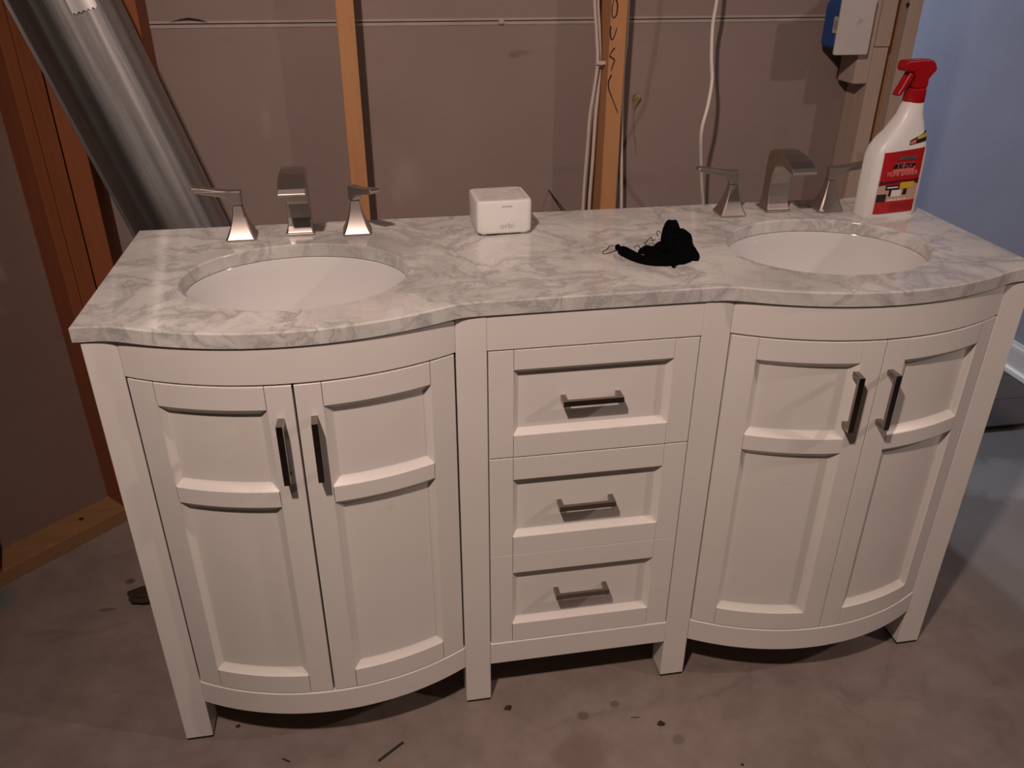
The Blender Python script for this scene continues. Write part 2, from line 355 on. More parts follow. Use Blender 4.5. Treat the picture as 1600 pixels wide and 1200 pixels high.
for r in range(10):
    x = .93 - .31 * (r % 3)
    while x < 1.806:
        a, b = max(x, .93), min(x + .90, 1.806)
        if b - a > .02: box('plank', a, b - .0015, y, y + .1485, .0042, .0122, VINYL, nf, .0012)
        x += .90
    y += .15
    if r == 9: box('plank', .93, 1.806, y, 5.1, .0042, .0122, VINYL, nf, .0012)

# ------------------------------------------------------------------ vanity
CX, HW, SAG = .468, .241, .062
RR = (HW * HW + SAG * SAG) / (2 * SAG)
def bay(x, side):
    u = x - side * CX; return -(math.sqrt(max(RR * RR - u * u, 0)) - (RR - SAG))
van = empty('bathroom_vanity', (0, 0, 0), 'white double bathroom vanity cabinet with two bowed door bays and three drawers', 'vanity')
A_, B_, W_ = .758, .2247, .0489
def leg(x0, y0=0.0, y1=.052):
    v = boxv(x0, x0 + W_, y0, y1, .0055, ZU - .0003)
    o = mesh('leg', v, BOXF, PAINT, van, bevel=.0015); mesh('glide', boxv(x0 + .0015, x0 + W_ - .0015, y0 + .0015, y1 - .004, 0, .0057), BOXF, DARK, o)
for x0 in (-A_, -B_, B_ - W_, A_ - W_): leg(x0)
for x0 in (-A_, A_ - W_): leg(x0, .362, .414)
for s in (-1, 1):
    xa = s * (A_ - .010); box('side_panel', min(xa, xa - s * .016), max(xa, xa - s * .016), .0525, .3615, .10, ZU - .0003, PAINT, van, .001)
box('back_panel', -.709, .709, .395, .405, .10, ZU - .0003, PAINT, van, 0)
# bottom board follows the bays
def bow_outline(off, yb):
    pts = []
    for s in (-1, 1):
        x0, x1 = (-.7085, -.2262) if s < 0 else (.2262, .7085)
        for i in range(17):
            x = x0 + (x1 - x0) * i / 16; pts.append((x, min(bay(x, s), 0.0) + off))
    return pts + [(.7085, yb), (-.7085, yb)]
extrude('bottom_board', bow_outline(.030, .394), lambda a, b, w: (a, b, w), .112, .124, PAINT, van)

def slab(name, x0, x1, z0, z1, d0, d1, fy, mat, parent, n=None, wedges=(), bevel=.0008):
    """panel piece that follows y = fy(x): box x0..x1, z0..z1, depth d0..d1; wedges = coves running down to a recessed panel"""
    n = n or max(1, int((x1 - x0) / .012)); V = []; Fc = []
    for i in range(n + 1):
        x = x0 + (x1 - x0) * i / n; yv = fy(x)
        V += [(x, yv + d0, z0), (x, yv + d0, z1), (x, yv + d1, z1), (x, yv + d1, z0)]
    for i in range(n):
        a = 4 * i; b = a + 4
        for k in range(4): Fc.append((a + k, a + (k + 1) % 4, b + (k + 1) % 4, b + k))
    Fc += [(0, 1, 2, 3), tuple(4 * n + k for k in range(4))]
    for kind, e0, e1, base, sgn, bw, rec in wedges:
        cove = [(0, .0), (.05, .0014), (.30, .0046), (.60, .0080), (.85, rec - .0010), (1, rec)]
        m = max(1, int(abs(e1 - e0) / .012)) if kind == 'h' else 1
        st = len(V); npf = len(cove) + 1
        for i in range(m + 1):
            f = i / m
            for j, (w, d) in enumerate(cove + [(0, rec)]):
                ins = bw * w
                if kind == 'h':                                     # runs along x, steps in z
                    xx = (e0 + ins) + ((e1 - ins) - (e0 + ins)) * f; V.append((xx, fy(xx) + d0 + d, base + sgn * ins))
                else:                                               # runs along z, steps in x
                    zz = (e0 + ins) + ((e1 - ins) - (e0 + ins)) * f; xx = base + sgn * ins; V.append((xx, fy(xx) + d0 + d, zz))
        for i in range(m):
            for j in range(npf):
                a = st + i * npf; b = a + npf; Fc.append((a + j, a + (j + 1) % npf, b + (j + 1) % npf, b + j))
        Fc.append(tuple(st + j for j in range(npf))); Fc.append(tuple(st + m * npf + j for j in range(npf)))
    return mesh(name, V, Fc, mat, parent, bevel=bevel, seg=1)

REC = .0115
def pull(parent, c, length, vertical, nrm=(0, -1), stand=.026):
    """U-shaped bar pull: square bar with a post at each end; c = centre on the surface"""
    nx, ny = nrm; tx, ty = -ny, nx                                  # outward normal, tangent to its right
    h = length / 2; w = .0049; th = .0075; pw = .0088
    prof = [(-h, 0), (-h, stand), (h, stand), (h, 0), (h - pw, 0), (h - pw, stand - th), (-h + pw, stand - th), (-h + pw, 0)]
    if vertical: fn = lambda a, b, w_: (c[0] + nx * b + tx * w_, c[1] + ny * b + ty * w_, c[2] + a)
    else: fn = lambda a, b, w_: (c[0] + a, c[1] - b, c[2] + w_)
    return extrude('handle', prof, fn, -w, w, PULLM, parent, .0007)

def door(side, x0, x1, pull_x):
    fy = lambda x: bay(x, side)
    st = .0385; z0, z1 = .1524, .7728; zt, zm1, zm0, zb = .7345, .5895, .5605, .1935
    d = slab('door', x0 + .02, x1 - .02, z0 + .015, z1 - .015, REC, REC + .008, fy, PAINT, van, bevel=0)
    xa, xb = x0 + st, x1 - st; bw = .0125
    ops = [(zm1, zt), (zb, zm0)]
    slab('stile', x0, xa, z0, z1, 0, .020, fy, PAINT, d, wedges=[('v', a, b, xa, 1, bw, REC) for a, b in ops])
    slab('stile', xb, x1, z0, z1, 0, .020, fy, PAINT, d, wedges=[('v', a, b, xb, -1, bw, REC) for a, b in ops])
    g = .0008
    slab('rail', xa + g, xb - g, zt, z1, -.0006, .020, fy, PAINT, d, wedges=[('h', xa, xb, zt, -1, bw, REC)])
    slab('rail', xa + g, xb - g, zm0, zm1, -.0006, .020, fy, PAINT, d, wedges=[('h', xa, xb, zm0, -1, bw, REC), ('h', xa, xb, zm1, 1, bw, REC)])
    slab('rail', xa + g, xb - g, z0, zb, -.0006, .020, fy, PAINT, d, wedges=[('h', xa, xb, zb, 1, bw, REC)])
    yv = fy(pull_x); u = pull_x - side * CX; s_ = u / RR; nrm = (s_, -math.sqrt(1 - s_ * s_))
    pull(d, (pull_x, yv, .6685), .103, True, nrm)
door(-1, -.7066, -.4697, -.4905); door(-1, -.4663, -.2278, -.4425)
door(1, .2278, .4668, .4235); door(1, .4692, .7066, .4840)
for s in (-1, 1):
    xa, xb = (-.7088, -.2250) if s < 0 else (.2250, .7088)
    slab('bow_top_rail', xa, xb, .7760, ZU - .0003, -.0005, .020, lambda x: bay(x, s), PAINT, van)
    slab('bow_bottom_rail', xa, xb, .1000, .1502, -.0020, .020, lambda x: bay(x, s), PAINT, van)
flat = lambda x: 0.0
box('top_rail', -B_ + W_ + .0002, B_ - W_ - .0002, .0008, .02, .7745, ZU - .0003, PAINT, van, .0008)
box('bottom_rail', -B_ + W_ + .0002, B_ - W_ - .0002, -.0010, .02, .1000, .1510, PAINT, van, .0010)
def drawer(z0, z1, zr0, zr1, pz):
    x0, x1 = -.1738, .1738; st = .0405; fy = lambda x: .0015
    d = slab('drawer', x0 + .02, x1 - .02, z0 + .01, z1 - .01, REC, REC + .008, fy, PAINT, van, 1, bevel=0)
    xa, xb = x0 + st, x1 - st; bw = .010; g = .0008
    slab('stile', x0, xa, z0, z1, 0, .020, fy, PAINT, d, 1, [('v', zr0, zr1, xa, 1, bw, REC)])
    slab('stile', xb, x1, z0, z1, 0, .020, fy, PAINT, d, 1, [('v', zr0, zr1, xb, -1, bw, REC)])
    slab('rail', xa + g, xb - g, zr1, z1, -.0006, .020, fy, PAINT, d, 1, [('h', xa, xb, zr1, -1, bw, REC)])
    slab('rail', xa + g, xb - g, z0, zr0, -.0006, .020, fy, PAINT, d, 1, [('h', xa, xb, zr0, 1, bw, REC)])
    pull(d, (-.002, .0015 + REC, pz), .102, False)
drawer(.5730, .7722, .6145, .7375, .6745); drawer(.3628, .5702, .4025, .5265, .4635); drawer(.1525, .3622, .1955, .3205, .2600)

# ------------------------------------------------------------------ countertop
SC = 1.0; ZU = H - T
SX, SY, SA, SB = .462, .1615, .1795, .1495                          # basin cut-outs
def front(x):
    best = 0
    hw, sag = .247, .0625; R_ = (hw * hw + sag * sag) / (2 * sag)
    u = abs(x) - .464
    s_ = (math.sqrt(max(R_ * R_ - u * u, 1e-6)) - (R_ - sag)) if abs(u) < R_ else -.2
    return -.0030 - .5 * (s_ + math.sqrt(s_ * s_ + .008 ** 2)) + .0005
outer = [(-.762, .4387)] + [(-.762, .4387 + (front(-.762) - .4387) * i / 6) for i in range(1, 6)]
outer += [(-.762 + 1.524 * i / 150, front(-.762 + 1.524 * i / 150)) for i in range(151)]
outer += [(.762, .4387 + (front(.762) - .4387) * i / 6) for i in range(5, 0, -1)] + [(.762, .4387)]
NH = 72
def hole(cx, grow): return [(cx + (SA + grow) * math.cos(2 * math.pi * k / NH), SY + (SB + grow) * math.sin(2 * math.pi * k / NH)) for k in range(NH)]
def inset(loop, d):
    out = []; n = len(loop)
    for i in range(n):
        p, c, q = Vector(loop[i - 1]), Vector(loop[i]), Vector(loop[(i + 1) % n])
        e1 = (c - p).normalized(); e2 = (q - c).normalized(); n1 = Vector((-e1.y, e1.x)); n2 = Vector((-e2.y, e2.x))
        b = (n1 + n2); b = b / max(b.length_squared / 2, .3); out.append(tuple(c + b * d))
    return out
def counter():
    e = .0022; V = []; Fc = []
    loopsT = [inset(outer, e), hole(-SX, e), hole(SX, e)]; loopsM = [outer, hole(-SX, 0), hole(SX, 0)]
    def add(loops, z):
        idx = []
        for L in loops:
            idx.append(list(range(len(V), len(V) + len(L)))); V.extend((a, b, z) for a, b in L)
        return idx
    mid = [[tuple((Vector(a) * .3 + Vector(b) * .7)) for a, b in zip(l1, l2)] for l1, l2 in zip(loopsT, loopsM)]
    iT = add(loopsT, H); iC = add(mid, H - .0008); iM = add(loopsM, H - e); iB = add(loopsM, ZU + .0006); 
    flatT = [i for l in iT for i in l]; flatB = [i for l in iB for i in l]
    for tri in tessellate_polygon([[Vector((*p, 0)) for p in L] for L in loopsT]):
        Fc.append(tuple(flatT[i] for i in tri)); Fc.append(tuple(flatB[i] for i in tri))
    for a, b in ((iT, iC), (iC, iM), (iM, iB)):
        for l1, l2 in zip(a, b):
            n = len(l1)
            for k in range(n): Fc.append((l1[k], l1[(k + 1) % n], l2[(k + 1) % n], l2[k]))
    return mesh('marble_countertop', V, Fc, MARBLE, None)
ct = counter(); props(ct, 'grey-veined white marble countertop with two oval sink cutouts', 'countertop')

# ------------------------------------------------------------------ sinks
def sink(cx, label):
    root = empty('undermount_sink', (cx, SY, ZU), label, 'sink', 'undermount sinks in the marble top')
    prof = [(1.13, -.0002), (1.13, -.010), (1.075, -.016), (1.02, -.05), (.90, -.11), (.60, -.152), (.12, -.166)]
    inn = [(1.13, -.0002), (1.015, -.0002), (1.005, -.003), (.985, -.02), (.95, -.05), (.88, -.085), (.76, -.118), (.56, -.140), (.32, -.150), (.11, -.155)]
    rings = []
    for r, z in list(reversed(prof)) + inn[1:]:
        rings.append([(SA * r * math.cos(2 * math.pi * k / 56), SB * r * math.sin(2 * math.pi * k / 56), z) for k in range(56)])
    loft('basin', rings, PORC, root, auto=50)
    dr = [[(r * math.cos(2 * math.pi * k / 24), r * math.sin(2 * math.pi * k / 24), z) for k in range(24)] for r, z in [(.0225, -.1535), (.0225, -.1505), (.018, -.1500), (.0165, -.1515), (.0165, -.1500), (.010, -.1480), (.003, -.1475)]]
    loft('drain', dr, NICKEL, root)
sink(-SX, 'white oval undermount sink in front of the faucet near the metal duct'); sink(SX, 'white oval undermount sink in front of the spray bottle')

# ------------------------------------------------------------------ faucets
def handle_at(root, x, lever_ang, y=.357 - .36):
    rings = []
    for z, h in [(0, .0255), (.004, .0258), (.007, .0240), (.016, .0195), (.030, .0142), (.045, .0102), (.058, .0082), (.060, .0078)]:
        c_ = h * .86; rings.append([(x + a, y + b, z) for a, b in [(-h, -c_), (-c_, -h), (c_, -h), (h, -c_), (h, c_), (c_, h), (-c_, h), (-h, c_)]])
    hb = loft('handle_base', rings, NICKEL, root, smooth=True, auto=28)
    ca, sa = math.cos(lever_ang), math.sin(lever_ang)
    prof = [(-.0085, .061), (.0085, .061), (.0095, .0675), (.016, .0735), (.030, .0775), (.055, .0825), (.070, .0862), (.0765, .0908), (.072, .0952), (.055, .0930), (.030, .0885), (.010, .0865), (-.0088, .0860)]
    def fn(a, b, w):
        ww = w * (.0085 + .0015 * max(0, min(1, (a - .01) / .05)))
        return (x + a * ca - ww * sa, y + a * sa + ww * ca, b)
    extrude('lever', prof, fn, -1, 1, NICKEL, hb, .0016, smooth=False, seg=3)
def faucet(cx, label, a0, a1):
    root = empty('widespread_faucet', (cx, .369, H), label, 'faucet', 'brushed nickel faucets')
    P = [(.043, 0), (.0375, .006), (.0350, .02), (.0335, .05), (.0325, .085), (.0300, .104), (.0235, .1155), (.010, .1210), (-.010, .1222), (-.035, .1195), (-.060, .1125), (-.078, .1035), (-.0865, .0960),
         (-.0850, .0925), (-.060, .0955), (-.035, .1000), (-.020, .0985), (-.006, .0900), (.0015, .0760), (.0050, .055), (.0040, .030), (.0005, .015), (-.0030, .006), (-.0065, 0)]
    def fn(a, b, w):
        k = .0205
        if b < .03: k += .0035 * ((.03 - b) / .03) ** 2
        if a < 0 and b > .08: k += .0035 * min(1, -a / .06)
        return (w * k, a, b)
    extrude('spout', P, fn, -1, 1, NICKEL, root, .0030, seg=3)
    pl_ = [(-.0255, -.010), (.0255, -.010), (.0255, .046), (-.0255, .046)]
    extrude('base_plate', pl_, lambda a, b, w: (a, b, w), .0, .0045, NICKEL, root, .0015)
    handle_at(root, -.1025, a0); handle_at(root, .1025, a1)
faucet(-.4655, 'brushed nickel widespread faucet beside the metal duct', math.pi, math.radians(-60))
faucet(.4655, 'brushed nickel widespread faucet beside the spray bottle', math.pi * .985, math.radians(-4))

# ------------------------------------------------------------------ router box
ro = empty('wifi_router', (-.0995, .347, H), 'small white square wifi router box on the marble top', 'router', rz=math.radians(2))
def rrect(hw, hd, r, n=5):
    out = []
    for cx_, cy_, a0 in ((hw - r, hd - r, 0), (-hw + r, hd - r, 90), (-hw + r, -hd + r, 180), (hw - r, -hd + r, 270)):
        for k in range(n + 1):
            a = math.radians(a0 + 90 * k / n); out.append((cx_ + r * math.cos(a), cy_ + r * math.sin(a)))
    return out
rings = []
for z, k in [(.0042, .0465), (.0062, .0490), (.010, .0505), (.058, .0510), (.0625, .0505), (.0645, .0490)]: rings.append([(a, b, z) for a, b in rrect(k, k * .95, .0105)])
rings.append([(a, b, .0650) for a, b in rrect(.0465, .0442, .008)])
loft('housing', rings, PLASTIC_W, ro, auto=25)
extrude('top_plate', rrect(.0450, .0427, .007), lambda a, b, w: (a, b, w), .0649, .0655, simple('mottled_top', (.70, .66, .64), .35, 0, .5, .13, 70), ro)
for a in (-1, 1):
    for b in (-1, 1):
        loft('foot', [[(a * .036 + r * math.cos(t * math.pi / 6), b * .034 + r * math.sin(t * math.pi / 6), z) for t in range(12)] for r, z in [(.0045, 0), (.006, .0015), (.0065, .0048)]], PLASTIC_W, ro)
FR = lambda x, z, y: Matrix.Translation((x, y, z)) @ Matrix.Rotation(math.pi / 2, 4, 'X')
text('brand_lettering', 'NETGEAR', .0045, FR(.004, .0545, -.0487), GREYINK, ro)
text('name_lettering', 'orbi', .0145, FR(.004, .0190, -.0487), simple('pale_grey_ink', (.48, .45, .44), .6), ro, sx=1.1)

# ------------------------------------------------------------------ crumpled black cloth with loops
cl = empty('crumpled_black_cloth', (.163, .151, H), 'crumpled black cloth garment with thin loops lying on the marble', 'cloth')
def cloth():
    B = []                                                          # lumps of bunched cloth: centre, radii, height, steepness
    for (px_, py_), rx, ry, h, k in [((1066, 402), .026, .026, .023, .5), ((1079, 401), .013, .022, .016, .5), ((1048, 410), .034, .017, .013, .5), ((1022, 405), .026, .014, .010, .5), ((1060, 392), .027, .026, .028, .5), ((1012, 395), .018, .010, .011, .6), ((1030, 396), .016, .014, .018, .6)]:
        p = L_(px_, py_); B.append((p[0], p[1], rx, ry, h, k))
    B.append((.020, .050, .018, .020, .0455, .38)); B.append((.034, .038, .020, .024, .033, .6))
    x0, x1, y0, y1, st = -.075, .075, -.085, .095, .0013
    nx, ny = int((x1 - x0) / st), int((y1 - y0) / st)
    def hgt(x, yv):
        wx = x + .004 * noise.noise(Vector((x * 90, yv * 90, 1))); wy = yv + .004 * noise.noise(Vector((x * 90, yv * 90, 5))); m = 0
        for cx_, cy_, rx, ry, h, k in B:
            d = ((wx - cx_) / rx) ** 2 + ((wy - cy_) / ry) ** 2
            if d < 1: m = max(m, h * (1 - d) ** k)
        if m <= 0: return 0
        return m * (1 + (.20 if m < .03 else .08) * noise.noise(Vector((x * 70, yv * 110, 2))) + (.14 if m < .03 else .05) * abs(noise.noise(Vector((x * 190, yv * 120, 8)))))
    Hh = [[hgt(x0 + i * st, y0 + j * st) for j in range(ny)] for i in range(nx)]
    V = []; Fc = []; top = {}; bot = {}
    def vid(i, j):
        if (i, j) not in top:
            top[i, j] = len(V); V.append((x0 + i * st, y0 + j * st, Hh[i][j] + .0012)); bot[i, j] = len(V); V.append((x0 + i * st, y0 + j * st, .0003))
        return top[i, j], bot[i, j]
    cells = {(i, j) for i in range(nx - 1) for j in range(ny - 1) if min(Hh[i][j], Hh[i + 1][j], Hh[i][j + 1], Hh[i + 1][j + 1]) > .0015}
    for i, j in cells:
        q = [vid(i, j), vid(i + 1, j), vid(i + 1, j + 1), vid(i, j + 1)]
        Fc.append(tuple(a_[0] for a_ in q)); Fc.append(tuple(a_[1] for a_ in reversed(q)))
        for (di, dj), (a_, b_) in (((0, -1), (0, 1)), ((1, 0), (1, 2)), ((0, 1), (2, 3)), ((-1, 0), (3, 0))):
            if (i + di, j + dj) not in cells: Fc.append((q[a_][0], q[a_][1], q[b_][1], q[b_][0]))
    return mesh('cloth_bundle', V, Fc, BLACKM, cl, smooth=True)
L_ = lambda px, py, z=0: (lambda p: (p.x - .163, p.y - .151, p.z - H))(hit(px, py, 2, H + z))
cloth()
def ribbon(name, pts, hts, th=.003):
    V = []; Fc = []
    P = [Vector(p) for p in pts]; n = len(P)
    for i, p in enumerate(P):
        t = (P[min(i + 1, n - 1)] - P[max(i - 1, 0)]).normalized(); s_ = Vector((-t.y, t.x, 0)) * th
        lean = Vector((-t.y, t.x, 0)) * hts[i] * .55
        V += [tuple(p - s_), tuple(p + s_), tuple(p + s_ * .6 + lean + Vector((0, 0, hts[i]))), tuple(p - s_ * .6 + lean + Vector((0, 0, hts[i])))]
    for i in range(n - 1):
        for k in range(4): Fc.append((4 * i + k, 4 * i + (k + 1) % 4, 4 * i + 4 + (k + 1) % 4, 4 * i + 4 + k))
    Fc += [(0, 1, 2, 3), tuple(4 * n - 4 + k for k in range(4))]
    o = mesh(name, V, Fc, BLACKM, cl, smooth=True); m = o.modifiers.new('sub', 'SUBSURF'); m.levels = 2; m.render_levels = 2; return o
L_ = lambda px, py, z=0: (lambda p: (p.x - .163, p.y - .151, p.z - H))(hit(px, py, 2, H + z))
ribbon('band', [L_(962, 396, .0008), L_(972, 401, .0008), L_(985, 408, .0008), L_(1002, 413, .0008), L_(1022, 416, .0008), L_(1042, 416, .0008), L_(1058, 415, .0008)], [.015, .017, .016, .014, .012, .010, .010])
ribbon('band', [L_(963, 394, .0008), L_(968, 388, .003), L_(972, 390, .0008)], [.008, .010, .004])
tube('loop', [L_(963, 384, .002), L_(953, 384, .002), L_(949, 389, .001), L_(943, 392, .001), L_(942, 396, .001), L_(948, 396, .001), L_(955, 394, .001), L_(962, 391, .002)], .0006, BLACKW, cl, 6)
tube('loop', [L_(990, 386, .004), L_(997, 384, .006), L_(1003, 390, .005), L_(1010, 384, .010), L_(1006, 379, .014)], .0007, BLACKW, cl, 6)
tube('loop', [L_(1008, 380, .006), L_(1014, 373, .014), L_(1018, 371, .016), L_(1019, 376, .012), L_(1024, 374, .014)], .0008, BLACKW, cl, 6)
tube('loop', [L_(1028, 369, .012), L_(1026, 364, .018), L_(1029, 361, .022), L_(1032, 364, .018)], .0007, BLACKW, cl, 6)
ribbon('band', [L_(1046, 413, .004), L_(1050, 418, .0008), L_(1053, 420, .0008)], [.014, .012, .004], .0025)

# ------------------------------------------------------------------ spray bottle
BZ = math.radians(9)
sb = empty('spray_bottle', (.671, .320, H), 'white spray bottle with red trigger head and red printed label', 'bottle', rz=BZ)
BOT_P = [(0, .0580, .0245, -.005), (.004, .0605, .0270, -.005), (.060, .0605, .0275, -.006), (.118, .0590, .0270, -.007), (.134, .0550, .0262, -.006), (.148, .0480, .0250, -.003), (.162, .0395, .0235, .001), (.178, .0300, .0220, .004),
       (.192, .0245, .0208, .0060), (.206, .0212, .0195, .0070), (.212, .0200, .0188, .007), (.213, .0175, .0172, .007), (.221, .0175, .0172, .007)]
def bprof(z):
    for (z0, a0, b0, c0), (z1, a1, b1, c1) in zip(BOT_P, BOT_P[1:]):
        if z <= z1:
            f = (z - z0) / (z1 - z0); return a0 + (a1 - a0) * f, b0 + (b1 - b0) * f, c0 + (c1 - c0) * f
    return BOT_P[-1][1:]
def sup(hw, hd, cx_, z, n=48):
    e = 4.2 if z < .15 else (3.0 if z < .18 else 2.2); out = []
    for k in range(n):
        t = 2 * math.pi * k / n; c_, s_ = math.cos(t), math.sin(t)
        out.append((cx_ + hw * math.copysign(abs(c_) ** (2 / e), c_), hd * math.copysign(abs(s_) ** (2 / e), s_), z))
    return out
loft('bottle_body', [sup(a, b, c_, z) for z, a, b, c_ in BOT_P], PLASTIC_W, sb, auto=45)
loft('collar', [[(.008 + r * (1 + .025 * (k % 2)) * math.cos(k * math.pi / 20), r * (1 + .025 * (k % 2)) * math.sin(k * math.pi / 20), z) for k in range(40)] for r, z in [(.0182, .2135), (.0188, .215), (.0184, .236), (.017, .238)]], PLASTIC_R, sb, auto=30)
hd_ = [(-.008, .238), (.020, .238), (.021, .246), (.020, .254), (.024, .259), (.032, .267), (.0335, .271), (.029, .280), (.022, .286), (.012, .2885), (-.018, .2880), (-.034, .2870), (-.0385, .2840), (-.0390, .2720), (-.0345, .2690), (-.016, .2670), (-.009, .258)]
extrude('trigger_head', hd_, lambda a, b, w: (a + .003, w, b), -.0125, .0125, PLASTIC_R, sb, .003, seg=3)
tg = [(-.008, .268), (-.021, .268), (-.033, .244), (-.0405, .230), (-.0395, .2255), (-.033, .2265), (-.026, .238), (-.016, .250)]
extrude('trigger', tg, lambda a, b, w: (a + .003, w, b), -.0085, .0085, PLASTIC_R, sb, .0025, seg=3)
def patch(name, x0, x1, z0, z1, mat, parent, off, poly=None, n=10):
    """thin printed patch lying on the front face"""
    def yf(x, z):
        hw, hd, cx_ = bprof(z); e = 4.2; u = min(1, abs((x - cx_) / hw)); return -hd * (1 - u ** e) ** (1 / e) - off
    V = []; Fc = []; fz = poly or (lambda f: (z0, z1))
    for i in range(n + 1):
        f = i / n; x = x0 + (x1 - x0) * f; a, b = fz(f)
        for j in range(4): z = a + (b - a) * j / 3; V.append((x, yf(x, z), z))
    for i in range(n):
        for j in range(3): a = 4 * i + j; Fc.append((a, a + 1, a + 5, a + 4))
    o = mesh(name, V, Fc, mat, parent); m = o.modifiers.new('thick', 'SOLIDIFY'); m.thickness = .00012; m.offset = 0; return o
ink = lambda n, c: simple(n, c, .4, 0, .5, .03)
RED, RED2, BLK, WHT, YEL, TAN, PINK, DKR = ink('label_red', (.42, .010, .015)), ink('label_deep_red', (.30, .006, .012)), ink('label_black', (.018, .012, .012)), ink('label_white', (.78, .70, .68)), ink('label_yellow', (.62, .40, .035)), ink('label_tan', (.50, .33, .25)), ink('label_pink', (.62, .16, .15)), ink('label_maroon', (.10, .008, .012))
lb0 = patch('label', -.0545, .0390, .0095, .1330, WHT, sb, .0003, lambda f: (.0095, .1285 + .006 * f))
lb = patch('red_field', -.0535, .0380, .0105, .1320, RED, lb0, .0011, lambda f: (.0105, .1272 + .006 * f))
patch('lower_red_field', -.0535, .0380, .0105, .034, RED, lb0, .0013)
patch('picture', -.0535, .0380, .034, .0660, TAN, lb0, .0013)
patch('picture_sofa', -.0535, -.033, .034, .049, BLK, lb0, .0015); patch('picture_table', -.0225, .000, .043, .055, WHT, lb0, .0015)
patch('picture_chair', -.029, -.0235, .044, .058, BLK, lb0, .0015); patch('picture_plant', .004, .013, .045, .057, BLK, lb0, .0015)
patch('swoosh', -.0535, .0380, .066, .0745, DKR, lb0, .0013, lambda f: (.0645 + .005 * math.sin(f * 3.1), .0735 + .002 * f))
patch('black_tag', -.0385, -.0065, .0565, .0660, BLK, lb0, .0017); patch('yellow_tag', -.0060, .0270, .0580, .0700, YEL, lb0, .0018)
patch('red_box', -.0200, .0310, .0135, .029, RED2, lb0, .0015); patch('black_mark', .0345, .0372, .0125, .021, BLK, lb0, .0016)
BT = lambda x, z, o=.0019: Matrix.Translation((x, -bprof(z)[1] - o, z)) @ Matrix.Rotation(math.pi / 2, 4, 'X')
patch('glow_panel', -.029, .020, .091, .107, PINK, lb0, .0013)
text('lettering', 'Spectracide', .0118, BT(-.003, .1165, .0018), ink('label_grey', (.10, .12, .11)), lb0, .00068, .25, .72, bold=.0002)
text('lettering', 'BUG STOP', .0132, BT(-.006, .1010), BLK, lb0, .00068, .2, .78, bold=.0003)
text('lettering', 'HOME BARRIER', .0128, BT(-.007, .0865), PINK, lb0, .00068, .05, .80, bold=.0003)
patch('tag_print', -.035, -.010, .0600, .0625, WHT, lb0, .0020)
for i in range(6): # row of printed insects
    patch('printed_insect', -.028 + i * .0075, -.0235 + i * .0075, .034 + .0008 * (i % 2), .0385 + .0008 * (i % 2), WHT, lb0, .0018, lambda f, z=.0345 + .0006 * (i % 2): (z + .001 * f, z + .004 - .001 * abs(f - .5)), 4)
sl = patch('neck_label', -.002, .041, .137, .165, BLK, sb, .0005, lambda f: (.1385 + .006 * f, .1475 + .0165 * f))
patch('red_flash', -.001, .012, .14, .146, PINK, sl, .0008, lambda f: (.140 + .002 * f, .1455 + .004 * f)); patch('yellow_flash', .014, .038, .15, .156, YEL, sl, .0008, lambda f: (.1485 + .004 * f, .1535 + .007 * f))

# ------------------------------------------------------------------ round metal duct
dA = Vector((-.955, .615, 1.62)); dB = Vector((-.655, .640, .46)); 
_t = hit(101, 0, 1, .632); _b = hit(281, 350, 1, .632); _d = (_b - _t).normalized()
dA = _t - _d * .42; dB = _t + _d * 1.20
du = empty('round_duct', dB, 'slanting galvanized round metal duct behind the countertop', 'duct')
zax = (dA - dB).normalized(); xax = Vector((0, -1, 0)); xax = (xax - zax * xax.dot(zax)).normalized(); yax = zax.cross(xax)
LEN = (dA - dB).length; RD = .0905
def dpt(r, a, z): return tuple((xax * math.cos(a) + yax * math.sin(a)) * r + zax * z)
mt = Matrix((xax, yax, zax)).transposed().to_4x4(); du.matrix_world = Matrix.Translation(dB) @ mt
def ddpt(r, a, z): return (r * math.cos(a), r * math.sin(a), z)
ND = 128
def duct_wave(a, i):
    return .0011 * math.sin(5 * a + 1.3) + .00075 * math.sin(11 * a + .4) + .00042 * math.sin(19 * a + 2 + .06 * i) + .0006 * noise.noise(Vector((math.cos(a) * 2, math.sin(a) * 2, i * .45)))
rings = [[ddpt(RD + duct_wave(a0 * math.pi * 2 / ND, i), 2 * math.pi * a0 / ND, LEN * i / 24) for a0 in range(ND)] for i in range(25)]
rin = [[ddpt(RD - .003, 2 * math.pi * a0 / ND, LEN * i / 24) for a0 in range(ND)] for i in range(24, -1, -1)]
loft('pipe', rings + rin + [rings[0]], GALV, du, cap0=False, cap1=False, auto=60)
for a_, w_ in ((-1.22, .07), (-.98, .018)):                        # folded lock seam along the pipe
    v = []
    for z in (0.01, LEN - .01):
        for r, da in ((RD - .001, -w_), (RD + .004, -w_), (RD + .004, w_), (RD - .001, w_)): v.append(ddpt(r, a_ + da, z))
    mesh('lock_seam', v, [(0, 1, 2, 3), (4, 5, 6, 7), (0, 1, 5, 4), (1, 2, 6, 5), (2, 3, 7, 6), (3, 0, 4, 7)], GALV, du, bevel=.001)
zc = .75 + .02
for zz in (LEN - .447,):                                             # foil tape wrapped near the joint
    rr_ = [[ddpt(RD + .0026, .30 + .50 * k / 20, zz + .0 + (.0018 * math.sin(k * 1.7) if e == 0 else .10)) for k in range(21)] for e in (0, 1)]
    V = rr_[0] + rr_[1]; mesh('foil_tape', V, [(k, k + 1, 22 + k, 21 + k) for k in range(20)], m_nickel('foil_tape_metal', (.66, .64, .62), .42), du).modifiers.new('t', 'SOLIDIFY').thickness = .0004

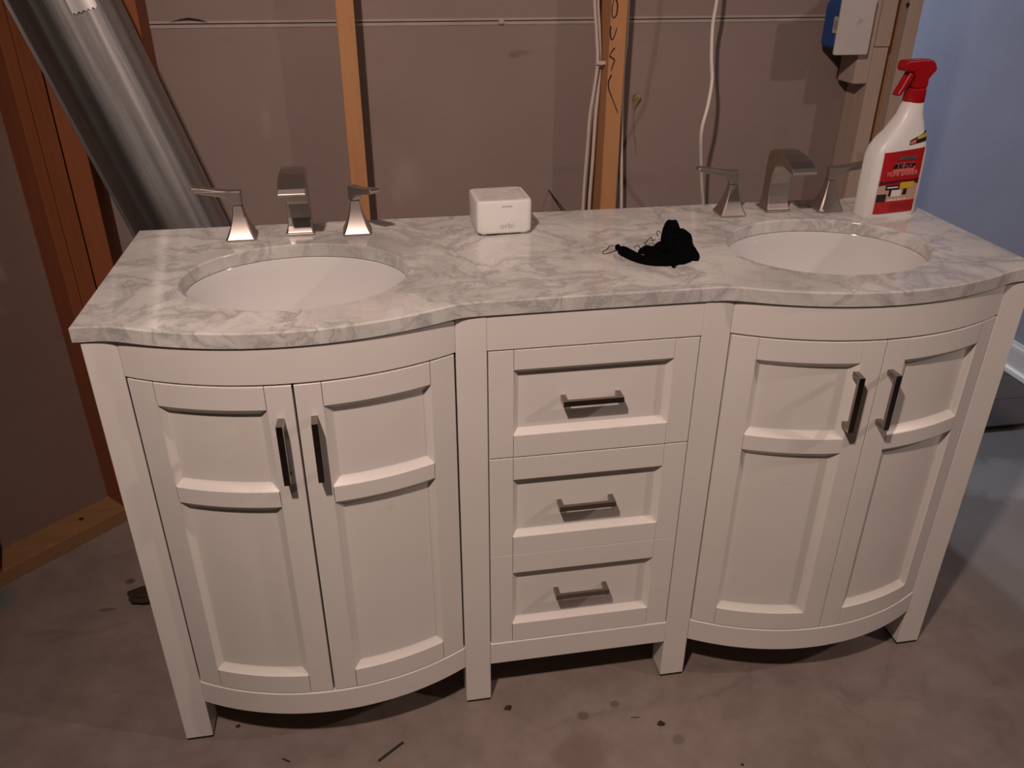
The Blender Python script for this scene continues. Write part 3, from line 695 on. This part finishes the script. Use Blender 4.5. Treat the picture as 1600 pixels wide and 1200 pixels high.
# ------------------------------------------------------------------ electrical box, cables
SC = Q
eb = empty('electrical_box', (.7915, .758, 1.165), 'blue electrical box with white blank cover plate on the doorway stud', 'electrical box')
pv = lambda o: o
def eloc(o):
    o.matrix_parent_inverse = eb.matrix_world.inverted(); return o
bpy.context.view_layer.update()
eloc(extrude('cover_plate', [(a + .7905, b + 1.166) for a, b in rrect(.0430, .0610, .005)], lambda a, b, w: (a, w, b), .7495, .7555, PLATE_M, eb, .0015))
eloc(extrude('box_shell', [(a + .790, b + 1.166) for a, b in rrect(.0315, .052, .012)], lambda a, b, w: (a, w, b), .7558, .835, BLUEBOX, eb, .001))
st_ = boxv(.7575, .7586, .765, .790, 1.150, 1.185); eloc(mesh('sticker', st_, BOXF, simple('grey_sticker', (.50, .47, .45), .6), eb))
eloc(mesh('sticker_print', boxv(.7570, .7576, .770, .785, 1.158, 1.177), BOXF, GREYINK, eb))
for zz in (1.124, 1.208):
    eloc(tube('screw', [(.7905, .7505, zz), (.7905, .7488, zz)], .0028, PLATE_M, eb, 10))

SC = 1.0
def cable(px, mat, r, label, group=None, flat=.55):
    pts = [hit(a, b, 1, yy) for a, b, yy in px]
    up = [pts[0] + Vector((0, 0, d)) for d in (.95, .50, .20, .07)]; down = [Vector((pts[-1].x, pts[-1].y, max(.05, pts[-1].z - d))) for d in (.06, .18, .42, .66)]
    o = tube('electrical_cable', up + pts + down, r, mat, None, 8, flat=1); return props(o, label, 'cable', group)
cable([(929.5, 0, .80), (932, 45, .80), (934, 95, .796), (930, 130, .80), (922, 180, .80), (918, 230, .80), (913, 290, .80), (911, 325, .80)], CABLE_M, .0042, 'grey cable bowing away from the stapled bundle on the marked stud')
cable([(934, 0, .812), (936, 45, .812), (937, 95, .812), (935, 135, .812), (930, 190, .812), (926, 250, .812), (922, 300, .812), (920.5, 325, .812)], CABLE_M, .0045, 'grey cable stapled close along the marked stud below the lettering')
cable([(982, -2, .80), (979, 60, .80), (974, 110, .80), (972, 160, .80), (971, 220, .80), (971, 280, .80), (970.5, 325, .80)], CABLE_M, .0040, 'grey cable beside the glue drip, clear of the marked stud')
cable([(976, -2, .832), (973.5, 60, .832), (970.5, 120, .832), (968, 180, .832), (965, 250, .832), (962, 300, .832), (960.5, 325, .832)], CABLE_M, .0030, 'thin grey cable hugging the stud edge next to the glue drip')
cable([(1120, 0, .76), (1113.5, 40, .76), (1111.5, 90, .75), (1112.5, 125, .74), (1106, 165, .72), (1096, 205, .71), (1095, 250, .73), (1096.5, 295, .755), (1098.5, 325, .775)], CABLE_W, .0042, 'single white cable hanging in the bay behind the faucet by the spray bottle')
sp_ = hit(936, 98, 1, .793); stp = box('staple', sp_.x - .0080, sp_.x + .0145, .788, .7905, sp_.z - .004, sp_.z + .004, CABLE_M, sC, .001)
# thin dark wire standing behind the counter
w0, w1 = hit(857, 297, 1, .855), hit(886, 334, 1, .800); w2 = w1 + (w1 - w0) * 1.2
props(tube('loose_wire', [w0, w1, w2], .0016, BLACKW, None, 6, sub=1), 'thin black wire end sticking up behind the countertop by the router', 'wire')

# ------------------------------------------------------------------ litter on the floor
def F_(px, py): return hit(px, py, 2, 0)
a, b = F_(592, 1190), F_(630, 1161)
props(tube('wire_offcut', [a + Vector((0, 0, .0023)), b + Vector((0, 0, .0023))], .0022, BLACKW, None, 8, sub=1), 'straight black wire offcut lying on the concrete before the vanity', 'offcut')
a, b, c = F_(442, 1186), F_(448, 1189), F_(453, 1191)
props(tube('wire_scrap', [a + Vector((0, 0, .0013)), b + Vector((0, 0, .0013)), c + Vector((0, 0, .0013))], .0012, BLACKW, None, 6), 'short bent black wire scrap on the concrete under the bowed doors', 'scrap')
a, b = F_(986, 1121.5), F_(999, 1121)
props(tube('wire_sliver', [a + Vector((0, 0, .0008)), b + Vector((0, 0, .0008))], .0007, BLACKW, None, 6, sub=1), 'thin dark sliver on the concrete in front of the drawers', 'scrap')
def crumb(px, py, r, label, h=.5, seed=1):
    p = F_(px, py); o = blob('debris_crumb', (0, 0, r * h), r, r * .8, r * h * .98, DEBRIS, None, seed, .6); o.location = p; return props(o, label, 'debris')
crumb(1033, 1132, .0062, 'round dark debris crumb on the concrete in front of the inner leg', .5, 2)
crumb(794, 1107, .0065, 'small jagged dark crumb beside the foot of the drawer leg', .4, 5)
crumb(372, 1135, .0042, 'flat dark speck in the shadow beside the outer front leg', .3, 8)
crumb(1160, 1195, .0028, 'tiny dark speck alone on the concrete before the bowed bay', .4, 11)
crumb(228, 936, .034, 'dark brown lump on the floor half hidden behind the outer vanity leg', .42, 14)
